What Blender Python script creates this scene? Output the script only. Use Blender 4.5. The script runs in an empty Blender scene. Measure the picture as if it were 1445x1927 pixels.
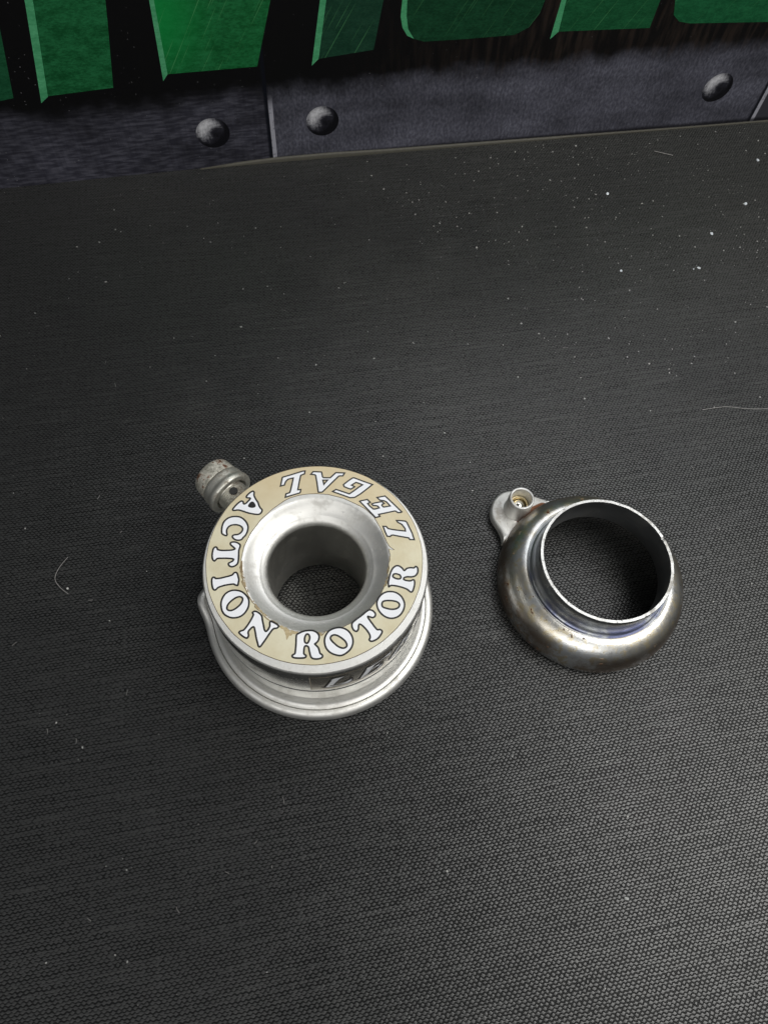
import bpy, bmesh, math, random
from mathutils import Vector, Matrix, noise
from mathutils.geometry import tessellate_polygon

# ------------------------------------------------------------------ scene, camera, world, lights
C = bpy.context.scene.collection
SC = bpy.context.scene
MM = 0.001
random.seed(7)
R = math.radians

cam_d = bpy.data.cameras.new("camera")
cam = bpy.data.objects.new("camera", cam_d); C.objects.link(cam)
tilt, roll = R(63.127), R(6.084)
fw = Vector((0, math.cos(tilt), -math.sin(tilt)))
up = Vector((0, math.sin(tilt), math.cos(tilt)))
rt = Vector((1, 0, 0))
cx = rt * math.cos(roll) + up * math.sin(roll)
cy = up * math.cos(roll) - rt * math.sin(roll)
m = Matrix((cx, cy, -fw)).transposed().to_4x4()
m.translation = Vector((0, 0, 213.26 * MM))
cam.matrix_world = m
cam_d.sensor_fit = 'VERTICAL'; cam_d.sensor_height = 36.0
cam_d.lens = 36.0 * 1343.0 / 1927.0
cam_d.clip_start = 0.005; cam_d.clip_end = 50
SC.camera = cam

world = bpy.data.worlds.new("World"); SC.world = world
world.use_nodes = True
bg = world.node_tree.nodes['Background']
bg.inputs[0].default_value = (0.92, 0.97, 1.0, 1); bg.inputs[1].default_value = 0.10
SC.view_settings.view_transform = 'Standard'
try: SC.view_settings.look = 'None'
except Exception: pass
SC.view_settings.exposure = 0.0; SC.view_settings.gamma = 1.0

def area(name, loc, target, size, size_y, power, col):
    l = bpy.data.lights.new(name, 'AREA'); l.shape = 'RECTANGLE'; l.size = size; l.size_y = size_y
    l.energy = power; l.color = col
    o = bpy.data.objects.new(name, l); C.objects.link(o)
    o.location = loc
    o.rotation_euler = (Vector(target) - Vector(loc)).to_track_quat('-Z', 'Y').to_euler()
    return o
# lamps of the workshop: one over the bench to the right, one behind the photographer, one further back
area("bench_light", (0.53, 0.04, 0.84), (0.03, 0.06, 0), 0.55, 0.60, 6.8, (1.0, 0.985, 0.95))
area("ceiling_light", (-0.10, -0.75, 0.85), (0.0, 0.10, 0), 1.2, 0.5, 4.7, (1.0, 0.985, 0.955))
area("far_light", (0.30, 0.80, 1.05), (0.0, 0.1, 0), 1.0, 0.5, 4.6, (0.97, 0.985, 1.0))

# ------------------------------------------------------------------ helpers
def mat(name):
    m = bpy.data.materials.new(name); m.use_nodes = True
    nt = m.node_tree
    return m, nt, nt.nodes['Principled BSDF']
class NT:
    """small node-building helper"""
    def __init__(s, nt): s.nt = nt
    def n(s, t, **kw):
        x = s.nt.nodes.new(t)
        for k, v in kw.items(): setattr(x, k, v)
        return x
    def link(s, a, b): s.nt.links.new(a, b)
    def val(s, inp, v):
        if hasattr(v, 'links') or isinstance(v, bpy.types.NodeSocket): s.link(v, inp)
        else: inp.default_value = v
    def math(s, op, a, b=None, c=None, clamp=False):
        x = s.n('ShaderNodeMath', operation=op, use_clamp=clamp)
        s.val(x.inputs[0], a)
        if b is not None: s.val(x.inputs[1], b)
        if c is not None: s.val(x.inputs[2], c)
        return x.outputs[0]
    def noise(s, vec, scale, detail=3, rough=0.55, dim='3D'):
        x = s.n('ShaderNodeTexNoise', noise_dimensions=dim)
        if vec is not None: s.link(vec, x.inputs['Vector'])
        x.inputs['Scale'].default_value = scale; x.inputs['Detail'].default_value = detail
        x.inputs['Roughness'].default_value = rough
        return x.outputs['Fac']
    def ramp(s, fac, stops, interp='LINEAR'):
        x = s.n('ShaderNodeValToRGB'); s.link(fac, x.inputs[0]); cr = x.color_ramp; cr.interpolation = interp
        while len(cr.elements) < len(stops): cr.elements.new(0.5)
        for e, (p, c) in zip(cr.elements, stops):
            e.position = p; e.color = (c, c, c, 1) if isinstance(c, (int, float)) else (*c, 1)
        return x.outputs[0]
    def mix(s, fac, a, b, mode='MIX'):
        x = s.n('ShaderNodeMix', data_type='RGBA', blend_type=mode)
        s.val(x.inputs[0], fac)
        for i, v in ((6, a), (7, b)):
            if isinstance(v, tuple): x.inputs[i].default_value = (*v, 1)
            else: s.link(v, x.inputs[i])
        return x.outputs[2]
    def step(s, x, a, b):
        y = s.n('ShaderNodeMapRange', interpolation_type='SMOOTHSTEP')
        s.val(y.inputs[0], x); s.val(y.inputs[1], a); s.val(y.inputs[2], b)
        return y.outputs[0]
    def obj(s): return s.n('ShaderNodeTexCoord').outputs['Object']
    def map(s, vec, scale=(1, 1, 1), rot=(0, 0, 0), loc=(0, 0, 0)):
        x = s.n('ShaderNodeMapping'); s.link(vec, x.inputs[0])
        x.inputs['Scale'].default_value = scale; x.inputs['Rotation'].default_value = rot; x.inputs['Location'].default_value = loc
        return x.outputs[0]
    def sep(s, vec):
        x = s.n('ShaderNodeSeparateXYZ'); s.link(vec, x.inputs[0]); return x.outputs
    def bump(s, h, dist, strength=1.0, normal=None):
        x = s.n('ShaderNodeBump'); s.link(h, x.inputs['Height'])
        x.inputs['Distance'].default_value = dist; x.inputs['Strength'].default_value = strength
        if normal is not None: s.link(normal, x.inputs['Normal'])
        return x.outputs[0]

def tag(o, label=None, cat=None, group=None, kind=None):
    if label: o['label'] = label
    if cat: o['category'] = cat
    if group: o['group'] = group
    if kind: o['kind'] = kind
    return o
def empty(name, loc, label, cat, rz=0.0, group=None):
    o = bpy.data.objects.new(name, None); C.objects.link(o); o.empty_display_size = 0.01
    o.location = loc; o.rotation_euler.z = rz
    return tag(o, label, cat, group)
def link_mesh(name, me, mats, parent=None, smooth=True, angle=35):
    for mm_ in (mats if isinstance(mats, (list, tuple)) else [mats]): me.materials.append(mm_)
    if smooth and len(me.polygons):
        me.polygons.foreach_set('use_smooth', [True] * len(me.polygons))
        me.set_sharp_from_angle(angle=R(angle))
    o = bpy.data.objects.new(name, me); C.objects.link(o)
    if parent: o.parent = parent
    return o
def mesh(name, verts, faces, mats, parent=None, smooth=True, angle=35, idx=None):
    me = bpy.data.meshes.new(name)
    me.from_pydata([(x * MM, y * MM, z * MM) for x, y, z in verts], [], faces)
    if idx: me.polygons.foreach_set('material_index', idx)
    me.update()
    return link_mesh(name, me, mats, parent, smooth, angle)
def lathe(profile, n=192, rmod=None, close=True):
    """profile of (r, z) points turned about z; returns verts, faces"""
    V, F = [], []; k = len(profile)
    for i in range(n):
        t = 2 * math.pi * i / n
        for j, (r, z) in enumerate(profile):
            if rmod: r, z = rmod(r, z, t, j)
            V.append((r * math.cos(t), r * math.sin(t), z))
    for i in range(n):
        a, b = i * k, ((i + 1) % n) * k
        for j in range(k if close else k - 1):
            j2 = (j + 1) % k
            F.append((a + j, b + j, b + j2, a + j2))
    return V, F
def smooth_profile(p, it=1):
    for _ in range(it):
        q = []
        for a, b in zip(p, p[1:] + p[:1]):
            q += [(a[0] * .75 + b[0] * .25, a[1] * .75 + b[1] * .25), (a[0] * .25 + b[0] * .75, a[1] * .25 + b[1] * .75)]
        p = q
    return p
def frame(V, origin, axis):
    """put a lathe's verts (axis z) along another axis"""
    q = Vector((0, 0, 1)).rotation_difference(Vector(axis).normalized())
    return [tuple(Vector(origin) + q @ Vector(v)) for v in V]
def catmull(p, k=4):
    out = []; n = len(p)
    for i in range(n):
        a, b, c, d = (Vector(p[(i + j) % n]) for j in (-1, 0, 1, 2))
        for s in range(k):
            t = s / k
            out.append(tuple(0.5 * ((2 * b) + (c - a) * t + (2 * a - 5 * b + 4 * c - d) * t * t + (3 * b - a - 3 * c + d) * t ** 3)))
    return out
def ribbon(p, w, miter=2.2):
    """closed strip of width w along polyline p (2-D); returns verts, faces"""
    n = len(p); V = []; F = []
    for i in range(n):
        a, b, c = Vector(p[i - 1]), Vector(p[i]), Vector(p[(i + 1) % n])
        d1 = (b - a).normalized(); d2 = (c - b).normalized()
        n1 = Vector((-d1.y, d1.x)); n2 = Vector((-d2.y, d2.x))
        mm_ = n1 + n2
        if mm_.length < 1e-4: mm_ = n1.copy()
        mm_.normalize(); s = min(1 / max(mm_.dot(n1), 1e-3), miter)
        V += [tuple(b + mm_ * s * w / 2), tuple(b - mm_ * s * w / 2)]
    for i in range(n):
        j = (i + 1) % n
        F.append((2 * i, 2 * i + 1, 2 * j + 1, 2 * j))
    return V, F
def tess(loops):
    P = [[Vector((x, y, 0)) for x, y in l] for l in loops]
    V = [v for l in loops for v in l]
    return V, [tuple(t) for t in tessellate_polygon(P)]
def area2(p): return 0.5 * sum(p[i - 1][0] * p[i][1] - p[i][0] * p[i - 1][1] for i in range(len(p)))

# ------------------------------------------------------------------ traced outlines, millimetres from the rotor's axis (letters) or along the banner
LETTERS = {
 'A1': (1,[[(-20.39,19.31),(-19.99,18.92),(-19.86,18.0),(-19.17,16.88),(-18.44,16.0),(-18.01,15.13),(-17.51,14.4),(-16.92,13.83),(-16.92,13.15),(-17.34,12.5),(-18.03,12.29),(-19.18,12.31),(-20.5,12.45),(-21.86,12.78),(-23.04,13.0),(-23.69,12.98),(-24.46,12.74),(-24.87,12.91),(-24.64,13.67),(-24.03,14.77),(-23.37,15.59),(-22.93,15.87),(-22.48,15.7),(-22.38,15.29),(-22.09,15.04),(-21.61,15.38),(-21.1,16.18),(-20.73,16.87),(-20.93,17.09),(-21.5,17.06),(-21.9,17.24),(-21.8,17.77),(-21.28,18.58),(-20.87,19.01)],[(-20.34,15.62),(-19.89,15.83),(-19.5,15.5),(-19.12,14.94),(-19.17,14.57),(-19.78,14.33),(-20.54,14.44),(-20.72,14.75)]]),
 'C': (1,[[(-26.36,5.51),(-26.65,6.54),(-26.73,7.78),(-26.5,9.06),(-25.74,10.14),(-24.73,10.75),(-23.48,11.0),(-22.15,10.84),(-20.96,10.07),(-20.14,9.09),(-19.74,8.07),(-19.72,6.82),(-20.0,5.73),(-20.5,4.97),(-20.82,4.37),(-21.53,4.05),(-22.41,4.07),(-23.13,4.48),(-23.44,5.01),(-23.07,5.46),(-22.16,5.69),(-21.53,6.17),(-21.11,6.93),(-21.16,7.63),(-21.66,8.2),(-22.52,8.49),(-23.49,8.48),(-24.4,8.2),(-25.01,7.62),(-25.29,6.79),(-25.16,5.92),(-24.94,5.33),(-25.09,4.99),(-25.64,5.1)]]),
 'T1': (1,[[(-27.21,1.39),(-26.76,1.09),(-26.52,0.69),(-25.47,0.59),(-24.08,0.75),(-22.86,0.99),(-22.27,1.24),(-22.08,1.5),(-22.73,2.0),(-23.44,2.52),(-23.54,3.07),(-22.99,3.36),(-22.04,3.35),(-21.07,2.89),(-20.82,2.31),(-20.94,1.08),(-20.69,-0.61),(-20.53,-2.13),(-20.7,-2.91),(-21.36,-3.55),(-22.1,-3.77),(-22.76,-3.44),(-22.97,-2.92),(-22.57,-2.54),(-22.02,-2.13),(-21.86,-1.6),(-22.39,-1.46),(-23.64,-1.5),(-25.02,-1.66),(-26.09,-1.84),(-26.4,-2.21),(-26.79,-2.65),(-27.36,-2.15),(-27.69,-1.08),(-27.77,0.11),(-27.68,0.99)]]),
 'I': (1,[[(-25.8,-7.21),(-25.45,-7.48),(-24.46,-7.32),(-23.24,-6.87),(-22.03,-6.37),(-21.31,-5.95),(-21.05,-5.42),(-20.57,-5.21),(-20.16,-5.46),(-19.75,-6.24),(-19.38,-7.29),(-19.38,-7.91),(-19.43,-8.73),(-20.14,-8.66),(-20.6,-8.51),(-21.85,-8.81),(-23.07,-9.23),(-24.25,-9.85),(-24.6,-10.28),(-24.95,-10.67),(-25.38,-10.56),(-25.83,-9.88),(-26.19,-8.84),(-26.38,-7.93),(-26.28,-7.33)]]),
 'O1': (1,[[(-22.7,-14.24),(-22.67,-12.73),(-22.08,-11.32),(-20.96,-10.43),(-19.72,-10.12),(-18.24,-10.29),(-16.95,-11.02),(-16.05,-11.98),(-15.66,-13.15),(-15.67,-14.5),(-16.2,-15.91),(-17.14,-16.98),(-18.59,-17.54),(-19.88,-17.51),(-21.27,-16.92),(-22.17,-15.83)],[(-21.01,-14.95),(-20.83,-14.03),(-20.05,-12.89),(-19.07,-12.02),(-18.25,-11.77),(-17.6,-12.03),(-17.42,-12.74),(-17.74,-13.76),(-18.54,-14.8),(-19.41,-15.52),(-20.21,-15.76),(-20.8,-15.53)]]),
 'N': (1,[[(-14.3,-15.65),(-13.86,-15.24),(-13.25,-15.3),(-12.41,-15.71),(-11.78,-16.35),(-11.43,-17.38),(-10.97,-18.57),(-10.52,-19.75),(-10.1,-20.19),(-9.66,-19.79),(-9.33,-18.74),(-9.45,-18.04),(-9.42,-17.51),(-8.85,-17.54),(-8.13,-17.81),(-7.39,-18.17),(-7.1,-18.58),(-7.5,-19.06),(-8.3,-19.33),(-8.96,-20.45),(-9.7,-22.09),(-10.32,-23.37),(-10.83,-24.28),(-11.27,-24.16),(-11.66,-23.34),(-12.23,-22.02),(-12.75,-20.52),(-13.18,-19.51),(-13.54,-19.41),(-14.1,-20.05),(-14.46,-20.88),(-14.21,-21.81),(-14.51,-22.45),(-15.4,-22.2),(-16.35,-21.61),(-16.73,-21.22),(-16.42,-20.78),(-15.72,-20.46),(-15.07,-19.37),(-14.48,-17.98),(-14.04,-16.6),(-14.0,-16.06)]]),
 'R1': (1,[[(-2.46,-25.93),(-2.44,-25.5),(-1.93,-25.02),(-1.94,-23.83),(-2.06,-22.29),(-2.24,-20.75),(-2.16,-20.14),(-1.48,-19.62),(-0.54,-19.08),(0.61,-18.78),(1.78,-18.71),(2.86,-19.15),(3.48,-19.95),(3.46,-21.0),(3.05,-21.74),(2.68,-22.12),(3.16,-22.5),(3.73,-23.04),(4.1,-23.85),(4.33,-24.34),(4.98,-24.78),(4.89,-25.39),(3.95,-25.83),(2.79,-25.87),(2.14,-25.43),(1.65,-24.29),(1.23,-23.14),(0.85,-22.84),(0.35,-22.89),(0.18,-23.43),(0.24,-24.44),(0.35,-24.94),(0.91,-25.31),(0.7,-25.84),(-0.52,-26.09),(-1.84,-26.16)],[(0.4,-19.73),(0.91,-19.97),(1.19,-20.73),(1.02,-21.7),(0.66,-22.13),(0.12,-21.88),(-0.08,-21.04),(0.04,-20.16)]]),
 'O2': (1,[[(4.99,-21.04),(5.1,-19.64),(5.83,-18.28),(7.08,-17.48),(8.63,-17.12),(10.27,-17.55),(11.54,-18.7),(12.17,-20.26),(12.02,-21.89),(11.17,-23.24),(9.84,-24.25),(8.4,-24.34),(6.77,-23.83),(5.57,-22.71)],[(6.38,-19.97),(6.87,-19.33),(7.76,-19.23),(8.94,-19.68),(10.12,-20.48),(10.73,-21.39),(10.58,-22.05),(9.84,-22.4),(8.68,-22.14),(7.46,-21.35),(6.63,-20.63)]]),
 'T2': (1,[[(11.43,-15.61),(12.33,-14.53),(13.61,-13.32),(14.6,-12.22),(15.48,-11.57),(16.45,-11.8),(17.07,-12.44),(17.06,-13.1),(16.55,-13.57),(15.84,-13.48),(15.23,-13.39),(15.4,-13.86),(16.3,-14.91),(17.36,-16.09),(18.04,-16.66),(18.66,-16.52),(19.24,-16.86),(19.19,-17.51),(18.56,-18.7),(17.7,-19.48),(16.81,-19.85),(16.23,-19.55),(16.39,-18.78),(15.98,-17.86),(15.09,-16.83),(14.06,-15.97),(13.4,-15.68),(13.13,-16.07),(13.16,-17.04),(12.76,-17.68),(12.03,-17.44),(11.49,-16.58)]]),
 'O3': (1,[[(17.18,-9.85),(17.31,-8.49),(18.06,-7.14),(19.26,-6.24),(20.51,-5.95),(21.97,-6.11),(23.33,-6.97),(24.15,-8.23),(24.41,-9.38),(24.14,-10.91),(23.3,-12.29),(21.95,-13.1),(20.54,-13.21),(19.07,-12.63),(17.84,-11.44)],[(18.51,-9.79),(18.71,-8.96),(19.63,-8.57),(21.06,-8.44),(22.35,-8.6),(23.04,-9.19),(22.95,-9.96),(22.2,-10.56),(20.95,-10.8),(19.67,-10.66),(18.85,-10.41)]]),
 'R3': (1,[[(19.64,-3.8),(19.64,-3.11),(19.72,-2.24),(19.89,-0.83),(20.41,0.63),(21.23,1.47),(22.13,1.5),(22.99,0.93),(23.56,0.38),(24.13,1.03),(25.08,1.38),(26.05,1.46),(26.51,1.92),(27.03,1.48),(27.15,0.35),(26.7,-0.66),(25.77,-1.17),(24.48,-1.31),(23.69,-1.65),(23.6,-2.14),(24.24,-2.38),(25.37,-2.37),(26.15,-1.97),(26.52,-2.5),(26.53,-3.71),(26.23,-5.11),(25.78,-5.5),(25.19,-5.15),(24.6,-4.78),(23.28,-4.42),(21.81,-4.21),(20.68,-4.2),(20.21,-4.34),(19.83,-4.67)],[(20.64,-1.58),(20.87,-0.94),(21.67,-0.8),(22.51,-1.08),(22.81,-1.71),(22.44,-2.15),(21.63,-2.16),(20.96,-1.92)]]),
 'L2': (0,[[(-13.11,21.81),(-13.07,22.82),(-13.03,24.64),(-12.8,24.81),(-11.01,25.66),(-9.14,26.61),(-7.58,27.39),(-7.0,27.5),(-7.03,26.53),(-7.96,25.98),(-8.03,25.64),(-8.11,23.61),(-8.13,21.24),(-7.33,21.43),(-7.32,20.58),(-7.53,20.27),(-9.38,19.39),(-11.22,18.47),(-11.22,19.54),(-10.23,20.08),(-10.11,20.9),(-9.99,23.38),(-9.96,24.82),(-10.2,24.75),(-11.3,24.28),(-11.71,23.75),(-11.95,23.14),(-12.07,22.27)]]),
 'A2': (0,[[(-5.25,26.61),(-4.71,27.55),(-2.38,27.74),(-2.21,27.42),(-1.89,26.3),(-1.55,25.95),(0.35,26.17),(1.71,28.02),(4.22,28.21),(3.79,27.21),(2.84,27.09),(2.61,26.9),(1.05,24.64),(-1.26,21.32),(-2.32,21.14),(-2.52,21.73),(-3.14,24.13),(-3.84,26.44),(-4.07,26.61)],[(-1.61,25.16),(-0.29,25.32),(-1.14,23.84)]]),
 'G': (0,[[(1.56,21.88),(2.45,22.63),(4.38,22.17),(6.31,21.68),(7.49,22.81),(8.66,24.08),(9.68,25.01),(9.0,25.25),(7.74,25.56),(7.14,25.02),(6.59,24.52),(7.13,24.32),(7.53,24.1),(6.59,23.24),(5.73,23.4),(4.6,23.8),(4.3,24.4),(5.46,25.73),(6.64,26.9),(7.11,26.96),(9.55,26.23),(12.46,25.45),(11.2,24.01),(9.52,22.16),(8.08,20.87),(7.73,20.69),(6.63,20.48),(4.51,21.07),(2.1,21.7)]]),
 'E': (0,[[(14.15,21.47),(16.28,22.21),(16.58,21.98),(18.6,20.27),(21.42,17.79),(21.25,17.61),(20.43,17.41),(19.65,17.84),(19.29,17.79),(16.61,16.8),(15.09,16.26),(15.51,15.69),(14.36,15.19),(14.06,15.46),(11.81,17.57),(9.45,19.69),(9.71,19.88),(11.5,20.52),(11.92,20.1),(12.42,19.74),(11.73,19.23),(12.46,18.48),(13.46,17.72),(14.19,17.88),(15.07,18.28),(14.66,18.75),(14.27,18.86),(13.26,18.84),(12.84,19.26),(13.64,19.67),(15.62,20.33),(16.32,19.84),(15.79,19.51),(15.74,19.09),(16.24,18.68),(16.87,18.86),(18.04,19.26),(16.92,20.38),(16.24,20.67),(15.02,20.73),(14.62,21.05)]]),
 'L1': (0,[[(20.18,14.96),(20.91,15.05),(22.65,15.05),(23.05,14.73),(23.8,13.39),(24.75,11.68),(25.51,9.72),(24.31,9.62),(23.97,10.08),(22.96,10.16),(21.32,10.27),(19.66,10.44),(19.16,10.32),(18.93,9.93),(18.08,9.89),(17.42,11.02),(16.68,12.75),(17.53,12.81),(18.13,12.21),(19.52,12.07),(21.17,12.03),(22.9,12.03),(22.75,12.76),(21.73,13.96),(20.59,14.44)]]),
}
STICKER_INNER = [(-19.94,-1.38),(-19.92,2.41),(-18.89,6.39),(-16.79,10.93),(-14.15,14.53),(-11.34,17.45),(-9.87,18.56),(-7.4,19.72),(-4.86,20.4),(-2.59,20.75),(0.38,20.88),(4.77,20.21),(8.57,18.8),(11.34,17.58),(13.86,15.49),(16.34,11.79),(18.13,8.26),(19.06,6.96),(20.41,6.13),(19.79,5.92),(18.9,6.17),(19.44,4.56),(19.5,3.18),(19.37,1.79),(19.56,0.44),(19.31,-0.94),(19.4,-3.62),(18.89,-4.85),(18.47,-5.39),(17.7,-7.13),(16.04,-9.11),(15.23,-10.18),(13.25,-11.85),(11.58,-13.32),(11.07,-14.18),(9.99,-15.41),(9.21,-16.44),(7.78,-17.16),(5.44,-17.8),(4.15,-19.88),(3.44,-19.61),(2.41,-18.93),(1.44,-18.69),(0.1,-18.79),(-0.86,-19.17),(-1.8,-19.7),(-2.6,-20.01),(-3.27,-20.08),(-3.54,-20.55),(-4.03,-20.6),(-4.26,-21.32),(-4.51,-21.87),(-4.81,-21.04),(-5.25,-19.86),(-5.77,-19.22),(-6.69,-18.8),(-7.67,-18.02),(-8.62,-17.42),(-9.16,-17.22),(-9.55,-17.44),(-10.19,-17.15),(-10.77,-16.77),(-11.56,-16.15),(-11.92,-15.56),(-12.6,-15.1),(-13.45,-14.66),(-14.14,-14.11),(-14.06,-13.62),(-14.95,-12.92),(-15.93,-11.74),(-16.67,-10.68),(-17.33,-9.45),(-18.02,-8.7),(-18.78,-7.63),(-18.49,-7.0),(-19.14,-6.01),(-19.88,-3.75),(-19.82,-2.73)]
PRINT_LETTERS = [
  ([(-90.2,62.9),(-95.6,37.4),(-101.0,36.7),(-112.6,36.3),(-104.1,70.3)],None),
  ([(-76.7,68.9),(-83.4,37.0),(-59.0,38.1),(-54.3,61.8),(-53.2,67.8)],[(-79.3,69.1),(-76.7,68.9),(-83.4,36.8),(-86.6,34.6)]),
  ([(-37.0,67.0),(-37.9,41.5),(-3.8,41.7),(3.5,65.0)],[(-38.6,67.1),(-37.0,67.0),(-37.9,41.5),(-40.1,39.0)]),
  ([(23.7,64.0),(20.2,43.1),(41.9,45.2),(45.0,62.9)],[(21.4,64.1),(23.7,64.0),(20.2,43.1),(17.4,40.6)]),
  ([(54.0,62.5),(54.2,56.7),(55.2,52.1),(57.8,48.4),(62.0,47.1),(79.7,47.1),(98.9,47.5),(104.1,50.0),(107.4,54.9),(108.4,59.8)],[(52.1,62.6),(54.0,62.5),(54.2,56.7),(55.2,52.1),(57.8,48.4),(55.0,49.7),(52.9,52.8),(51.9,56.8)]),
  ([(117.1,59.3),(117.2,47.7),(156.6,46.9),(156.9,57.4)],[(115.1,59.4),(117.1,59.3),(117.2,47.7),(114.3,44.9)]),
  ([(163.4,57.0),(165.2,51.4),(168.8,48.7),(174.1,47.7),(210.1,46.3),(230.8,46.7),(233.6,53.6)],None),
]

# ------------------------------------------------------------------ materials
def weave_mat():
    m, nt, b = mat("mat_woven_rubber"); g = NT(nt)
    o = g.obj()
    p = g.map(o, rot=(0, 0, R(-15.9)))
    wob = g.n('ShaderNodeTexNoise'); g.link(p, wob.inputs['Vector']); wob.inputs['Scale'].default_value = 260; wob.inputs['Detail'].default_value = 2
    wv = g.n('ShaderNodeVectorMath', operation='SCALE'); 
    sub = g.n('ShaderNodeVectorMath', operation='SUBTRACT'); g.link(wob.outputs['Color'], sub.inputs[0]); sub.inputs[1].default_value = (.5, .5, .5)
    g.link(sub.outputs[0], wv.inputs[0]); wv.inputs['Scale'].default_value = 0.0010
    add = g.n('ShaderNodeVectorMath', operation='ADD'); g.link(p, add.inputs[0]); g.link(wv.outputs[0], add.inputs[1])
    s = g.sep(add.outputs[0])
    u = g.math('MULTIPLY', s[0], math.pi / 0.00068); v = g.math('MULTIPLY', s[1], math.pi / 0.00080)
    chk = g.math('MULTIPLY', g.math('COSINE', u), g.math('COSINE', v))
    # grooves between the rows weave up and down round the raised crossings
    ph = g.math('SUBTRACT', g.math('MULTIPLY', v, 2.0), g.math('MULTIPLY', g.math('MULTIPLY', g.math('SINE', v), g.math('COSINE', u)), 1.5))
    row = g.math('MULTIPLY_ADD', g.math('COSINE', ph), .5, .5)
    cell = g.noise(add.outputs[0], 800, 0)
    h = g.math('ADD', g.math('MULTIPLY', g.math('MULTIPLY_ADD', chk, .5, .5), .42), g.math('MULTIPLY', row, .58))
    h = g.math('MULTIPLY_ADD', g.math('SUBTRACT', cell, .5), .55, h)
    # single threads lie higher or lower than their neighbours
    rows = g.noise(g.map(p, scale=(45, 1250, 1)), 1.0, 1); cols = g.noise(g.map(p, scale=(1400, 60, 1)), 1.0, 1)
    grain = g.noise(o, 2600, 2)
    big = g.noise(o, 9, 3); mid = g.noise(o, 60, 4)
    hh = g.math('ADD', h, g.math('MULTIPLY', g.math('SUBTRACT', rows, .5), 0.7))
    hh = g.math('ADD', hh, g.math('MULTIPLY', g.math('SUBTRACT', cols, .5), 0.3))
    hh = g.math('ADD', hh, g.math('MULTIPLY', g.math('SUBTRACT', grain, .5), 0.30))
    top = g.step(hh, 0.22, 0.60)          # flat-topped crossings between narrow grooves
    so = g.sep(o)
    # weave colour lightens towards the far right, broken up by noise
    far_right = g.math('MULTIPLY_ADD', so[0], 1.6, g.math('MULTIPLY', so[1], 1.3))
    paler = g.step(g.math('ADD', far_right, g.math('MULTIPLY_ADD', big, .9, g.math('MULTIPLY', mid, .35))), 0.55, 1.30)
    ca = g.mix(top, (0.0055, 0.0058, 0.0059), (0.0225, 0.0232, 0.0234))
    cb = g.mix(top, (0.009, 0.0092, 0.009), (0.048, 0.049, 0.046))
    col = g.mix(paler, ca, cb)
    col = g.mix(g.math('MULTIPLY', g.step(rows, 0.60, .78), .18), col, (0.05, 0.05, 0.047))
    for ang, sc_, th in ((35, 23, .70), (-62, 31, .715), (8, 17, .71)):      # faint rub marks
        ln = g.step(g.noise(g.map(g.map(o, rot=(0, 0, R(ang))), scale=(sc_, sc_ * 38, 1)), 1.0, 2), th, th + .05)
        col = g.mix(g.math('MULTIPLY', ln, g.math('MULTIPLY', top, .30)), col, (0.09, 0.09, 0.085))
    g.link(col, b.inputs['Base Color'])
    g.link(g.math('MULTIPLY_ADD', mid, 0.16, 0.25), b.inputs['Roughness'])
    g.link(g.math('MULTIPLY_ADD', top, .42, .16), b.inputs['Specular IOR Level'])  # shade inside the grooves is built in as a lower specular level
    g.link(g.bump(g.math('ADD', top, g.math('MULTIPLY', hh, .35)), 0.00015, 1.0), b.inputs['Normal'])
    return m

def metal_mat(name, col, rough, rvar, bumpd, dirt=(0.35, 0.33, 0.29), dirt_amt=0.35, radial=False):
    m, nt, b = mat(name); g = NT(nt); o = g.obj()
    n1 = g.noise(o, 180, 5, .6); n2 = g.noise(o, 900, 4, .6); n3 = g.noise(o, 3500, 2)
    d = g.math('MULTIPLY', g.step(g.math('ADD', n1, g.math('MULTIPLY', n2, .4)), 0.68, 0.92), dirt_amt)
    g.link(g.mix(d, col, dirt), b.inputs['Base Color'])
    b.inputs['Metallic'].default_value = 1.0
    g.link(g.math('ADD', g.math('MULTIPLY_ADD', n1, rvar, rough - rvar / 2), g.math('MULTIPLY', d, 0.3)), b.inputs['Roughness'])
    hgt = g.math('ADD', g.math('MULTIPLY', n2, .7), g.math('MULTIPLY', n3, .3))
    pits = g.step(g.noise(o, 1300, 1), 0.70, 0.76)
    hgt = g.math('SUBTRACT', hgt, g.math('MULTIPLY', pits, 1.5))
    if radial:   # turning marks
        s = g.sep(o)
        rr = g.math('SQRT', g.math('ADD', g.math('MULTIPLY', s[0], s[0]), g.math('MULTIPLY', s[1], s[1])))
        cv = g.n('ShaderNodeCombineXYZ'); g.link(g.math('MULTIPLY', rr, 4200), cv.inputs[0]); g.link(g.math('MULTIPLY', s[2], 4200), cv.inputs[1])
        hgt = g.math('ADD', hgt, g.math('MULTIPLY', g.noise(cv.outputs[0], 1.0, 2), 0.5))
    g.link(g.bump(hgt, bumpd, 1.0), b.inputs['Normal'])
    return m

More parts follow.
